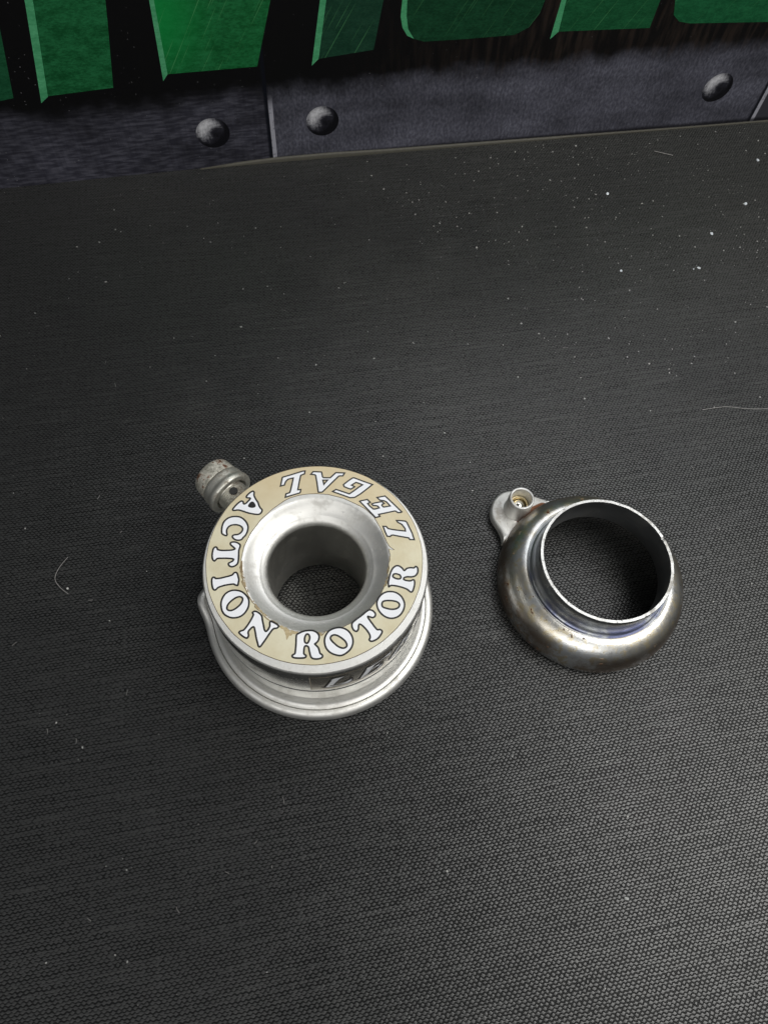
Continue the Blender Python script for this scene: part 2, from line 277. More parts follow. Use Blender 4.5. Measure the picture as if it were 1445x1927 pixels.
def rust_patch(g, o, rr, n):
    """orange rust along the seam where the tab meets the ring"""
    d = g.n('ShaderNodeVectorMath', operation='DISTANCE'); g.link(o, d.inputs[0]); d.inputs[1].default_value = (-.0190, .0222, .0045)
    band = g.math('SUBTRACT', 1.0, g.step(g.math('ABSOLUTE', g.math('SUBTRACT', rr, .0290)), .0004, .0019))
    band = g.math('MULTIPLY', band, g.math('SUBTRACT', 1.0, g.step(d.outputs['Value'], .0035, .0078)))
    return g.step(g.math('MULTIPLY', band, g.math('ADD', n, .35)), .16, .36)
def tab_mat():
    m = metal_mat("scuffed_zinc", (0.82, 0.815, 0.79), 0.56, 0.15, 0.00005, dirt=(0.26, 0.18, 0.11), dirt_amt=.4)
    nt = m.node_tree; g = NT(nt); b = nt.nodes['Principled BSDF']; o = g.obj(); s = g.sep(o)
    rr = g.math('SQRT', g.math('ADD', g.math('MULTIPLY', s[0], s[0]), g.math('MULTIPLY', s[1], s[1])))
    n2 = g.noise(o, 420, 5, .65); r = rust_patch(g, o, rr, n2)
    old = b.inputs['Base Color'].links[0].from_socket
    g.link(g.mix(r, old, g.mix(n2, (0.12, 0.035, 0.010), (0.26, 0.10, 0.035))), b.inputs['Base Color'])
    g.link(g.math('SUBTRACT', 1.0, g.math('MULTIPLY', r, .9)), b.inputs['Metallic'])
    return m

def ring_mat():
    m, nt, b = mat("heat_stained_steel"); g = NT(nt); o = g.obj()
    n1 = g.noise(o, 70, 4); n2 = g.noise(o, 420, 5, .65); n3 = g.noise(o, 3000, 3)
    s = g.sep(o)
    rr = g.math('SQRT', g.math('ADD', g.math('MULTIPLY', s[0], s[0]), g.math('MULTIPLY', s[1], s[1])))
    col = g.mix(g.step(n1, .42, .62), (0.74, 0.75, 0.75), (0.64, 0.60, 0.52))
    # bluish-violet heat tint in the neck groove, straw to brown on the shoulder
    neck = g.math('MULTIPLY', g.step(rr, .0198, .0203), g.math('SUBTRACT', 1.0, g.step(rr, .0213, .0222)))
    neck = g.math('MULTIPLY', neck, g.math('SUBTRACT', 1.0, g.step(s[2], .0155, .0175)))
    col = g.mix(g.math('MULTIPLY', neck, .85), col, (0.34, 0.355, 0.37))
    tint = g.math('MULTIPLY', g.step(g.math('MULTIPLY_ADD', n2, .45, n1), .66, .82), g.step(g.math('MULTIPLY', s[1], -1.0), -.006, .012))
    col = g.mix(g.math('MULTIPLY', neck, g.math('MULTIPLY', tint, .85)), col, (0.17, 0.19, 0.32))
    straw = g.math('MULTIPLY', g.step(n2, .50, .62), g.step(rr, .0225, .024))
    col = g.mix(g.math('MULTIPLY', straw, .75), col, (0.62, 0.53, 0.33))
    brown = g.math('MULTIPLY', g.step(rr, .0262, .0285), g.step(g.math('ADD', n1, g.math('MULTIPLY', n2, .5)), .58, .85))
    col = g.mix(g.math('MULTIPLY', brown, .9), col, (0.28, 0.22, 0.18))
    spots = g.math('MULTIPLY', g.step(g.math('MULTIPLY_ADD', n3, .12, g.noise(o, 430, 2)), .745, .785), g.step(rr, .0215, .0225))
    patch = rust_patch(g, o, rr, n2)
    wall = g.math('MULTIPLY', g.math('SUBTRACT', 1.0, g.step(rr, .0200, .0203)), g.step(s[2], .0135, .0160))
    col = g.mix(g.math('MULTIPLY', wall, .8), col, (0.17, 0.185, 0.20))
    rust = g.math('MAXIMUM', spots, patch)
    col = g.mix(rust, col, g.mix(n3, (0.07, 0.026, 0.010), (0.17, 0.075, 0.030)))
    g.link(col, b.inputs['Base Color'])
    g.link(g.math('SUBTRACT', 1.0, g.math('MULTIPLY', rust, .9)), b.inputs['Metallic'])
    g.link(g.math('ADD', g.math('MULTIPLY_ADD', n2, .32, .18), g.math('MULTIPLY', rust, .4)), b.inputs['Roughness'])
    hgt = g.math('ADD', g.math('MULTIPLY', n2, .6), g.math('MULTIPLY', n3, .4))
    g.link(g.bump(g.math('ADD', hgt, g.math('MULTIPLY', rust, .8)), 0.00006, 1.0), b.inputs['Normal'])
    return m

def paper_mat(name, c1, c2, rough=0.35, metallic=0.0, scale=260, bumpd=0.00003, radial=False):
    m, nt, b = mat(name); g = NT(nt); o = g.obj()
    n = g.noise(o, scale, 5, .6); n2 = g.noise(o, 60, 2)
    f = g.step(g.math('MULTIPLY_ADD', n2, .7, g.math('MULTIPLY', n, .5)), .35, .85)
    col = g.mix(f, c1, c2)
    sp = g.step(g.noise(o, 900, 2), .74, .80)
    col = g.mix(g.math('MULTIPLY', sp, .45), col, (0.18, 0.12, 0.06))
    if radial:
        sc = g.step(g.noise(g.map(g.map(o, rot=(0, 0, R(62))), scale=(60, 1900, 1)), 1.0, 2), .68, .74)
        col = g.mix(g.math('MULTIPLY', sc, .45), col, (0.82, 0.79, 0.66))
        yy = g.sep(o)[1]
        col = g.mix(g.math('MULTIPLY', g.step(g.math('ADD', yy, g.math('MULTIPLY', n2, .02)), .012, .036), .5), col, (0.56, 0.43, 0.24))
    g.link(col, b.inputs['Base Color']); b.inputs['Roughness'].default_value = rough; b.inputs['Metallic'].default_value = metallic
    h = n
    if radial:
        s = g.sep(o)
        rr = g.math('SQRT', g.math('ADD', g.math('MULTIPLY', s[0], s[0]), g.math('MULTIPLY', s[1], s[1])))
        cv = g.n('ShaderNodeCombineXYZ'); g.link(g.math('MULTIPLY', rr, 1500), cv.inputs[0]); g.link(g.math('MULTIPLY', s[0], 40), cv.inputs[1])
        h = g.math('ADD', h, g.math('MULTIPLY', g.noise(cv.outputs[0], 1.0, 2), .8))
    g.link(g.bump(h, bumpd, 1.0), b.inputs['Normal'])
    return m
def plain(name, col, rough=0.5, metallic=0.0, var=0.25, scale=700):
    m, nt, b = mat(name); g = NT(nt); o = g.obj(); n = g.noise(o, scale, 3)
    lo = tuple(c * (1 - var) for c in col); hi = tuple(min(1, c * (1 + var)) for c in col)
    g.link(g.mix(n, lo, hi), b.inputs['Base Color']); b.inputs['Roughness'].default_value = rough; b.inputs['Metallic'].default_value = metallic
    return m
def banner_mat():
    """the print on the banner: riveted slate panels that fade to black higher up"""
    m, nt, b = mat("banner_print"); g = NT(nt); o = g.obj(); s = g.sep(o)
    t, z = s[0], s[2]
    n1 = g.noise(o, 55, 4); n2 = g.noise(o, 420, 4, .65); weave = g.noise(g.map(o, scale=(1500, 1, 5200)), 1.0, 2)
    leather = g.n('ShaderNodeTexNoise'); g.link(g.map(o, scale=(1, 1, .6), rot=(0, R(25), 0)), leather.inputs['Vector']); leather.inputs['Scale'].default_value = 1050; leather.inputs['Detail'].default_value = 3
    lea = g.math('MULTIPLY_ADD', g.step(leather.outputs['Fac'], .30, .78), .6, .18)
    brushed = g.step(g.noise(g.map(o, scale=(160, 1, 900)), 1.0, 3), .35, .72)
    right = g.step(t, -.0010, .0002); right2 = g.step(t, .2268, .2276)
    grain_l = g.mix(brushed, (0.026, 0.026, 0.037), (0.076, 0.076, 0.097))
    grain_r = g.mix(lea, (0.036, 0.036, 0.051), (0.150, 0.152, 0.188))
    slate = g.mix(right, grain_l, grain_r)
    blot = g.ramp(g.noise(g.map(o, scale=(30, 1, 70)), 1.0, 4), [(.30, .50), (.52, 1.0), (.72, 1.35)])
    slate = g.mix(1.0, slate, blot, 'MULTIPLY')
    thr = g.ramp(g.noise(g.map(o, scale=(900, 1, 60)), 1.0, 2), [(.3, .78), (.7, 1.15)])
    slate = g.mix(.8, slate, thr, 'MULTIPLY')
    slate = g.mix(right2, slate, (0.040, 0.040, 0.050))
    # the black behind the lettering, with a ragged soft lower edge; rusty brown tint on the right
    edge = g.math('MULTIPLY_ADD', g.math('SUBTRACT', n1, .5), .016, g.math('MULTIPLY_ADD', t, .030, .0300))
    dark = g.step(z, g.math('SUBTRACT', edge, .0045), g.math('ADD', edge, .0060))
    streak = g.noise(g.map(o, scale=(420, 1, 60)), 1.0, 3)
    brown = g.mix(g.step(streak, .4, .7), (0.0035, 0.003, 0.003), (0.020, 0.014, 0.011))
    blk = g.mix(g.step(t, .02, .12), (0.0022, 0.0022, 0.0026), brown)
    col = g.mix(dark, slate, blk)
    # printed panel joints: a dark line and a worn light line to its right
    for t0 in (-.0003, .2274):
        d = g.math('SUBTRACT', t, t0)
        below = g.math('SUBTRACT', 1.0, g.step(z, .022, .031))
        dk = g.math('MULTIPLY', g.step(d, -.0030, -.0018), g.math('SUBTRACT', 1.0, g.step(d, -.0010, -.0006)))
        lt = g.math('MULTIPLY', g.step(d, -.0010, -.0006), g.math('SUBTRACT', 1.0, g.step(d, .0008, .0011)))
        col = g.mix(g.math('MULTIPLY', dk, .95), col, (0.003, 0.004, 0.008))
        col = g.mix(g.math('MULTIPLY', g.math('MULTIPLY', lt, below), g.step(n2, .25, .5)), col, (0.36, 0.36, 0.41))
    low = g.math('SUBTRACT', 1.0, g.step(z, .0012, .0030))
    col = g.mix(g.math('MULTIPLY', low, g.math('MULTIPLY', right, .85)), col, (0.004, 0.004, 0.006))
    sp = g.step(g.noise(o, 1100, 1), .77, .79)
    col = g.mix(g.math('MULTIPLY', sp, .6), col, (0.25, 0.25, 0.26))
    g.link(col, b.inputs['Base Color']); b.inputs['Roughness'].default_value = .42
    b.inputs['Specular IOR Level'].default_value = .3
    g.link(g.bump(g.math('ADD', weave, n2), 0.00005, .6), b.inputs['Normal'])
    return m
def green_mat(name, lo, hi, scratch=0.0, patch=None):
    m, nt, b = mat(name); g = NT(nt); o = g.obj()
    n1 = g.noise(g.map(o, scale=(1, 1, 2.2)), 150, 6, .75); n2 = g.noise(g.map(o, scale=(1, 1, 2.5)), 700, 4, .7)
    f = g.step(g.math('MULTIPLY_ADD', n2, .6, g.math('MULTIPLY', n1, .8)), .52, .92)
    col = g.mix(f, lo, hi)
    if patch:
        d = g.n('ShaderNodeVectorMath', operation='DISTANCE'); g.link(o, d.inputs[0]); d.inputs[1].default_value = patch
        col = g.mix(g.math('MULTIPLY', g.math('SUBTRACT', 1.0, g.step(d.outputs['Value'], .004, .030)), .75), col, (0.003, 0.26, 0.05))
    if scratch:
        sv = g.map(o, rot=(0, R(-32), 0))
        sv = g.map(sv, scale=(1500, 1, 28))
        sc = g.step(g.noise(sv, 1.0, 1), .65, .71)
        col = g.mix(g.math('MULTIPLY', sc, scratch), col, (0.10, 0.33, 0.13))
    g.link(col, b.inputs['Base Color']); b.inputs['Roughness'].default_value = .42; b.inputs['Specular IOR Level'].default_value = .3
    weave = g.noise(g.map(o, scale=(1500, 1, 5200)), 1.0, 2)
    g.link(g.bump(weave, 0.00004, .6), b.inputs['Normal'])
    return m
def rivet_mat():
    """a rivet head as printed: highlight drawn as a pale crescent upper left, dark lower right"""
    m, nt, b = mat("printed_rivet_ink"); g = NT(nt); o = g.obj()
    p = g.map(o, scale=(1 / .0069, 1, 1 / .0069)); s = g.sep(p); x, z = s[0], s[2]
    n = g.noise(o, 800, 4, .65); nb = g.noise(o, 260, 2)
    rr = g.math('SQRT', g.math('ADD', g.math('MULTIPLY', x, x), g.math('MULTIPLY', z, z)))
    lit = g.math('MULTIPLY_ADD', x, -.50, g.math('MULTIPLY_ADD', z, .55, .42))
    lit = g.math('ADD', lit, g.math('MULTIPLY', g.math('SUBTRACT', n, .5), .75))
    lit = g.math('SUBTRACT', lit, g.math('MULTIPLY', g.step(rr, .62, 1.0), .42))
    dx = g.math('ADD', x, -.12); dz = g.math('ADD', z, -.05)
    dent = g.math('SUBTRACT', 1.0, g.step(g.math('SQRT', g.math('ADD', g.math('MULTIPLY', dx, dx), g.math('MULTIPLY', dz, dz))), .08, .42))
    lit = g.math('SUBTRACT', lit, g.math('MULTIPLY', dent, g.math('MULTIPLY', nb, .55)))
    col = g.ramp(lit, [(0.0, (0.004, 0.004, 0.006)), (0.30, (0.022, 0.022, 0.030)), (0.55, (0.20, 0.20, 0.22)), (0.9, (0.62, 0.62, 0.65))])
    g.link(col, b.inputs['Base Color']); b.inputs['Roughness'].default_value = .42; b.inputs['Specular IOR Level'].default_value = .3
    return m

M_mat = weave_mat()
M_alu = metal_mat("cast_aluminium", (0.755, 0.75, 0.725), 0.52, 0.14, 0.000022, radial=True, dirt_amt=.3)
M_wall = metal_mat("turned_wall", (0.72, 0.715, 0.68), 0.13, 0.05, 0.000012, dirt_amt=.3)
M_bore = metal_mat("dull_bore", (0.74, 0.73, 0.68), 0.36, 0.1, 0.00003, dirt_amt=.3)
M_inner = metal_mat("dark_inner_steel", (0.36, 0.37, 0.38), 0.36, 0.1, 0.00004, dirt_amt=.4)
M_bolt = metal_mat("dull_bolt_steel", (0.68, 0.67, 0.61), 0.52, 0.2, 0.00010, dirt=(0.16, 0.12, 0.08), dirt_amt=.8)
M_ring = ring_mat()
M_cut = metal_mat("bright_cut_edge", (0.60, 0.60, 0.59), 0.5, 0.2, 0.00008, dirt_amt=.6)
M_tab = tab_mat()
M_brass = plain("brassy_ring", (0.62, 0.52, 0.32), .22, 1.0)
M_chrome = plain("polished_ball", (0.70, 0.68, 0.62), .12, 1.0, .1)
M_stick = paper_mat("beige_foil_sticker", (0.58, 0.515, 0.345), (0.70, 0.665, 0.505), .36, 0.10, radial=True)
M_white = paper_mat("white_print", (0.76, 0.78, 0.82), (0.84, 0.85, 0.88), .36, 0.0)
M_black = plain("black_print", (0.010, 0.009, 0.009), .4)
M_grime = plain("sticker_edge_grime", (0.10, 0.075, 0.045), .7, 0, .5)
M_glue = paper_mat("tan_glue_residue", (0.16, 0.11, 0.055), (0.50, 0.41, 0.24), .6, 0, scale=700, bumpd=0.00025)
M_side = paper_mat("dull_foil_side_sticker", (0.42, 0.38, 0.31), (0.52, 0.48, 0.40), .14, 0.97)
M_hem = plain("unprinted_vinyl", (0.07, 0.066, 0.052), .6)
M_banner = banner_mat()
M_rivet = rivet_mat()
M_dust = plain("pale_dust", (0.40, 0.40, 0.385), .8)
M_flake = plain("white_flake", (0.72, 0.76, 0.82), .55)
M_fibre = plain("grey_fibre", (0.30, 0.29, 0.28), .6)
M_rustcap = None

# ------------------------------------------------------------------ setting: the bench mat
NX, NY = 60, 50
V = []; F = []
for j in range(NY + 1):
    for i in range(NX + 1):
        V.append((-420 + 900 * i / NX, -330 + 900 * j / NY, 0))
for j in range(NY):
    for i in range(NX):
        a = j * (NX + 1) + i
        F.append((a, a + 1, a + NX + 2, a + NX + 1))
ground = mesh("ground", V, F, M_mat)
tag(ground, "black woven rubber mat covering the bench top", kind='structure')

# ------------------------------------------------------------------ the printed banner at the back
BO = Vector((-63.5, 274.8, 0)); BA = math.atan2(65.6, 227.6)
def bend(t):       # bows a little towards the camera on its left
    if t < 0: return -3.2 * (abs(t) / 116) ** 1.2
    return 0.0
banner = empty("printed_banner", (BO.x * MM, BO.y * MM, 0), "black and slate printed banner with green lettering standing along the back of the mat", "banner", BA)
V = []; F = []
T0, T1, H = -290, 480, 165
NT_ = 110; NZ = 16
for side in (0, .7):
    for j in range(NZ + 1):
        for i in range(NT_ + 1):
            t = T0 + (T1 - T0) * i / NT_
            V.append((t, bend(t) + side, 0.05 + H * j / NZ))
W = (NT_ + 1) * (NZ + 1)
for j in range(NZ):
    for i in range(NT_):
        a = j * (NT_ + 1) + i
        F.append((a, a + 1, a + NT_ + 2, a + NT_ + 1)); F.append((W + a, W + a + NT_ + 1, W + a + NT_ + 2, W + a + 1))
for i in range(NT_):
    F.append((i, W + i, W + i + 1, i + 1)); a = NZ * (NT_ + 1) + i
    F.append((a, a + 1, W + a + 1, W + a))
mesh("sheet", V, F, M_banner, banner)
def hem_h(t):
    pts = [(-33, 0), (-16, 1.3), (0, 1.9), (24, 2.1), (48, 1.6), (117, 1.1), (197, .5), (237, .45), (480, .4)]
    if t <= -33: return 0.0
    for (a, b_), (c, d) in zip(pts, pts[1:]):
        if a <= t <= c: return b_ + (d - b_) * (t - a) / (c - a)
    return .4
V = []; F = []
hs = [-33 + i * 4 for i in range(128)]
for t in hs:
    h = hem_h(t) + .02; y = bend(t)
    V += [(t, y - .9, .03), (t, y - .9, h * .8), (t, y - .55, h), (t, y + .1, h)]
for i in range(len(hs) - 1):
    a = 4 * i
    for j in range(3): F.append((a + j, a + 4 + j, a + 5 + j, a + 1 + j))
mesh("hem", V, F, M_hem, banner, angle=60)

def flat_on_banner(name, loops, mats, off, parent, thick=0.06, centre=None):
    """thin flat print piece that follows the banner's bend"""
    V2, T = tess(loops)
    c = centre or (0, 0)
    V = [(t - c[0], bend(t) - off - (bend(c[0]) - off if centre else 0), z - c[1]) for t, z in V2]
    T = [f if (Vector(V2[f[1]]) - Vector(V2[f[0]])).cross(Vector(V2[f[2]]) - Vector(V2[f[0]])) > 0 else f[::-1] for f in T]
    o = mesh(name, V, T, mats, parent, smooth=False)
    if centre: o.location = (c[0] * MM, (bend(c[0]) - off) * MM, c[1] * MM)
    return o
def extend(poly, zt):
    """carry a letter stroke on upwards past the traced part"""
    out = []
    for i, (t, z) in enumerate(poly): out.append((t, z))
    n = len(out)
    zmax = max(z for _, z in out)
    # first and last points are the two upper ends
    a, a2 = Vector(out[0]), Vector(out[1]); b_, b2 = Vector(out[-1]), Vector(out[-2])
    def up_(p, q):
        d = p - q
        if d.y < 1: d = Vector((0, 1))
        k = (zt - p.y) / d.y
        return (p.x + max(-8, min(8, d.x * k)), zt)
    return [up_(a, a2)] + out + [up_(b_, b2)]
greens = [((0.003, 0.050, 0.018), (0.012, 0.095, 0.040), 0, None), ((0.002, 0.062, 0.016), (0.018, 0.165, 0.058), 0, None),
          ((0.002, 0.075, 0.016), (0.016, 0.175, 0.055), .5, (-.043, 0, .063)), ((0.004, 0.032, 0.016), (0.014, 0.062, 0.034), .35, None),
          ((0.002, 0.030, 0.011), (0.010, 0.072, 0.030), .2, None), ((0.003, 0.055, 0.018), (0.013, 0.115, 0.042), .3, None),
          ((0.003, 0.066, 0.022), (0.014, 0.135, 0.050), .2, None)]
M_bevel = green_mat("green_bevel_ink", (0.050, 0.28, 0.12), (0.10, 0.42, 0.20))
for k, (main, bev) in enumerate(PRINT_LETTERS):
    lo, hi, sc, pa = greens[k]
    mg = green_mat("green_letter_ink", lo, hi, sc, pa)
    g_ = g_ = flat_on_banner("printed_letter", [extend(main, 118)], mg, .05, banner)
    if bev:
        # the bevel strip runs up the left edge of its letter: first point top outer, second top inner
        top_o, top_i, rest = bev[0], bev[1], bev[2:]
        e_main = extend(main, 118)
        dx = e_main[0][0] - top_i[0]
        loop = [(top_o[0] + dx, 118), (top_i[0] + dx, 118), top_i] + list(rest) + [top_o]
        flat_on_banner("bevel_edge", [loop], M_bevel, .07, g_)
for (t, z) in [(-25.0, 15.8), (21.0, 17.1), (200.8, 18.8)]:
    rv = [(t + 6.9 * math.cos(a * math.pi / 24), z + 6.6 * math.sin(a * math.pi / 24)) for a in range(48)]
    flat_on_banner("printed_rivet", [rv], M_rivet, .05, banner, centre=(t, z))

# ------------------------------------------------------------------ the aluminium rotor
RX, RY, RH = -16.5, 72.4, 36.4
rotor = empty("brake_rotor", (RX * MM, RY * MM, 0), "round silver rotor with a beige lettered sticker on top and a bolt on its side", "rotor")
prof = [(33.0, 0.0), (33.9, 0.25), (34.5, 1.0), (34.75, 2.1), (34.7, 3.3), (34.3, 4.2), (33.6, 4.75), (32.9, 4.85), (32.5, 4.75), (32.36, 4.1), (32.18, 4.75),
        (31.9, 4.75), (31.3, 4.95), (30.75, 5.4), (30.4, 6.2), (30.15, 7.6), (30.02, 9.5), (29.95, 12.0), (29.9, 16.6), (29.95, 17.25), (29.72, 17.5), (29.72, 17.95), (29.95, 18.2), (30.0, 18.9),
        (30.0, 22), (30.0, 29), (30.0, 35.7), (29.9, 36.15), (29.62, 36.4), (26, 36.4), (22, 36.4), (19.9, 36.4), (19.4, 36.33), (19.05, 36.12),
        (18.4, 35.55), (17.5, 34.85), (16.5, 34.22), (15.55, 33.8), (15.3, 33.74), (15.15, 33.58), (14.6, 33.3), (14.05, 32.95), (13.65, 32.5), (13.42, 31.9), (13.36, 31.2),
        (13.35, 28), (13.45, 15), (13.6, 2.2), (14.4, 0.6), (14.6, 0.0)]
def rotor_mod(r, z, t, j):
    if r > 30.3 and z < 8:      # the cast lug that bulges from the flange on its left
        d = math.degrees(t) - 185.5
        w = max(0, min(1, (r - 30.3) / 2.5))
        r += 2.5 * math.exp(-(d / 8.0) ** 2) * w
        if 4.0 < z < 6: z += 2.2 * math.exp(-(d / 9.0) ** 2) * w
    if j > 27 and j < 46: r += 0
    # knocks along the top edge
    if abs(r - 29.9) < .12 and z > 36:
        nn = noise.noise(Vector((math.cos(t) * 9, math.sin(t) * 9, 3.1))); nn2 = noise.noise(Vector((math.cos(t) * 31, math.sin(t) * 31, 8.1)))
        r -= max(0, nn2 - .25) * .5; z -= max(0, nn2 - .25) * .35
    if 18.8 < r < 20 and z > 35.9:
        r += .10 * noise.noise(Vector((math.cos(t) * 22, math.sin(t) * 22, 1.7)))
    return r, z
V, F = lathe(prof, 360, rotor_mod)
wi = [i for i, (r, z) in enumerate(prof) if r > 29 and 7 < z < 35.6 and r < 30.1]
bi = [i for i, (r, z) in enumerate(prof) if r < 13.5 and z < 31.5]
idx = [1 if (i % len(prof)) in wi else 2 if (i % len(prof)) in bi else 0 for i in range(len(F))]
mesh("body", V, F, [M_alu, M_wall, M_bore], rotor, angle=40, idx=idx)

# top sticker: offset towards the back, its inner edge torn along the front
SCX, SCY, SR = -0.45, 1.15, 28.7
outer = []
for i in range(240):
    a = 2 * math.pi * i / 240
    r = SR + .10 * noise.noise(Vector((math.cos(a) * 8, math.sin(a) * 8, .3)))
    x, y = SCX + r * math.cos(a), SCY + r * math.sin(a)
    d = math.hypot(x, y)
    if d > 29.62: x, y = x * 29.62 / d, y * 29.62 / d
    outer.append((x, y))
inner = []
for i, p in enumerate(STICKER_INNER):
    q = STICKER_INNER[(i + 1) % len(STICKER_INNER)]
    L_ = (Vector(q) - Vector(p)).length; k = max(1, int(L_ / .35))
    for s in range(k):
        f = s / k; x = p[0] + (q[0] - p[0]) * f; y = p[1] + (q[1] - p[1]) * f
        ang = math.degrees(math.atan2(y, x)); torn = (ang < 12 and ang > -178)
        am = .22 if torn else .04
        r = math.hypot(x, y); r2 = max(r, 19.25) + am * noise.noise(Vector((x * 2.2, y * 2.2, 4)))
        inner.append((x * r2 / r, y * r2 / r))
if area2(outer) < 0: outer.reverse()
if area2(inner) > 0: inner.reverse()
V2, T = tess([outer, inner])
zt = RH + .10; n0 = len(outer); n1 = len(inner)
V = [(x, y, zt) for x, y in V2]
F = [f if (Vector(V2[f[1]]) - Vector(V2[f[0]])).cross(Vector(V2[f[2]]) - Vector(V2[f[0]])) > 0 else f[::-1] for f in T]
idx = [0] * len(F)
base = len(V); V += [(x, y, RH + .01) for x, y in V2]
for lo, n in ((0, n0), (n0, n1)):
    for i in range(n):
        a, b_ = lo + i, lo + (i + 1) % n
        F.append((a, base + a, base + b_, b_)); idx.append(1)
for loop, w in ((outer, .16), (inner, .14)):       # a thin dirty rim of old glue round both edges
    rv, rf = ribbon(loop, w * 2)
    o0 = len(V); V += [(x, y, RH + .02) for x, y in rv]
    for f in rf: F.append(tuple(o0 + q for q in f)); idx.append(1)
sticker = mesh("sticker", V, F, [M_stick, M_grime], rotor, smooth=False, idx=idx)
sticker['label'] = "beige ring sticker with white outlined letters"
# glue left where the sticker tore away
rin, rout, V, F = [], [], [], []
angs = [12 - i * 1.0 for i in range(188)]
for a in angs:
    t = R(a); dv = Vector((math.cos(t), math.sin(t)))
    best = min(inner, key=lambda p: abs((math.degrees(math.atan2(p[1], p[0])) - a + 180) % 360 - 180))
    ro = math.hypot(*best) + .5
    fade = min(1, (12 - a) / 14, (a + 176) / 22)
    ri = 19.2 - max(0, fade) * (.35 + .7 * noise.noise(Vector((dv.x * 11, dv.y * 11, 2)))) + (1 - max(0, fade)) * .4
    ri = min(max(ri, 18.75), ro - .1)
    zi = RH + .015 if ri > 19.9 else RH + .03 - max(0, 19.5 - ri) * .75
    for k in range(5):
        f = k / 4; r = ri + (ro - ri) * f
        zb = RH if r > 19.9 else (36.4 - .10 * (19.9 - r) / .55 if r > 19.35 else 36.3 - .3 * (19.35 - r) / .4 if r > 18.95 else 36.0 - .8 * (18.95 - r) / .55)
        V.append((r * dv.x, r * dv.y, zb + .035 + .04 * abs(noise.noise(Vector((r * dv.x, r * dv.y, 7))))))
for i in range(len(angs) - 1):
    for k in range(4):
        a = i * 5 + k; F.append((a, a + 1, a + 6, a + 5))
mesh("glue_residue", V, F, M_glue, rotor)

def letter(name, loops, smooth_, w, parent, place, fill_hole=False):
    ls = [catmull(l, 4) if smooth_ else l for l in loops]
    V, F, idx = [], [], []
    outl = ls[0]; holes = ls[1:]
    V2, T = tess(ls)
    for x, y in V2: V.append(place(x, y, .012))
    for f in T:
        c = (Vector(V2[f[1]]) - Vector(V2[f[0]])).cross(Vector(V2[f[2]]) - Vector(V2[f[0]]))
        F.append(f if c > 0 else f[::-1]); idx.append(0)
    for l in ls:
        if area2(l) < 0: l = l[::-1]
        rv, rf = ribbon(l, w)
        o0 = len(V); V += [place(x, y, .024) for x, y in rv]
        for f in rf: F.append(tuple(o0 + q for q in f[::-1])); idx.append(1)
    if fill_hole:
        V2, T = tess(holes[:1]); o0 = len(V); V += [place(x, y, .020) for x, y in V2]
        for f in T:
            c = (Vector(V2[f[1]]) - Vector(V2[f[0]])).cross(Vector(V2[f[2]]) - Vector(V2[f[0]]))
            F.append(tuple(o0 + q for q in (f if c > 0 else f[::-1]))); idx.append(1)
    return mesh(name, V, F, [M_white, M_black], parent, smooth=False, idx=idx)
for k, (sm, loops) in LETTERS.items():
    letter("letter", loops, sm, .47 if sm else .42, sticker, lambda x, y, o: (x, y, zt + o), fill_hole=(k == 'A1'))

# side sticker wrapped round the wall, with slanted letters
RS = 30.06
def wrap(th, z, o=0.0): return ((RS + o) * math.cos(R(th)), (RS + o) * math.sin(R(th)), z)
V, F, idx = [], [], []
nS = 64
for i in range(nS + 1):
    th = -85.6 + 98.0 * i / nS
    e_ = .15 * noise.noise(Vector((i * .4, 0, 5)))
    V += [wrap(th, 20.1 + e_ * .4), wrap(th, 33.1 + e_)]
for i in range(nS): F.append((2 * i, 2 * i + 2, 2 * i + 3, 2 * i + 1)); idx.append(0)
o0 = len(V)
for i in range(nS + 1):     # bright worn upper edge and left end
    th = -85.6 + 98.0 * i / nS
    V += [wrap(th, 33.0, .01), wrap(th, 33.35, .03)]
for i in range(nS): a = o0 + 2 * i; F.append((a, a + 2, a + 3, a + 1)); idx.append(1)
o0 = len(V); V += [wrap(-85.9, 20.1, .03), wrap(-85.45, 20.1, .03), wrap(-85.9, 33.2, .03), wrap(-85.45, 33.2, .03)]
F.append((o0, o0 + 1, o0 + 3, o0 + 2)); idx.append(1)
M_wear = plain("worn_sticker_edge", (0.42, 0.37, 0.29), .5, .3)
side = mesh("side_sticker", V, F, [M_side, M_wear], rotor, idx=idx)
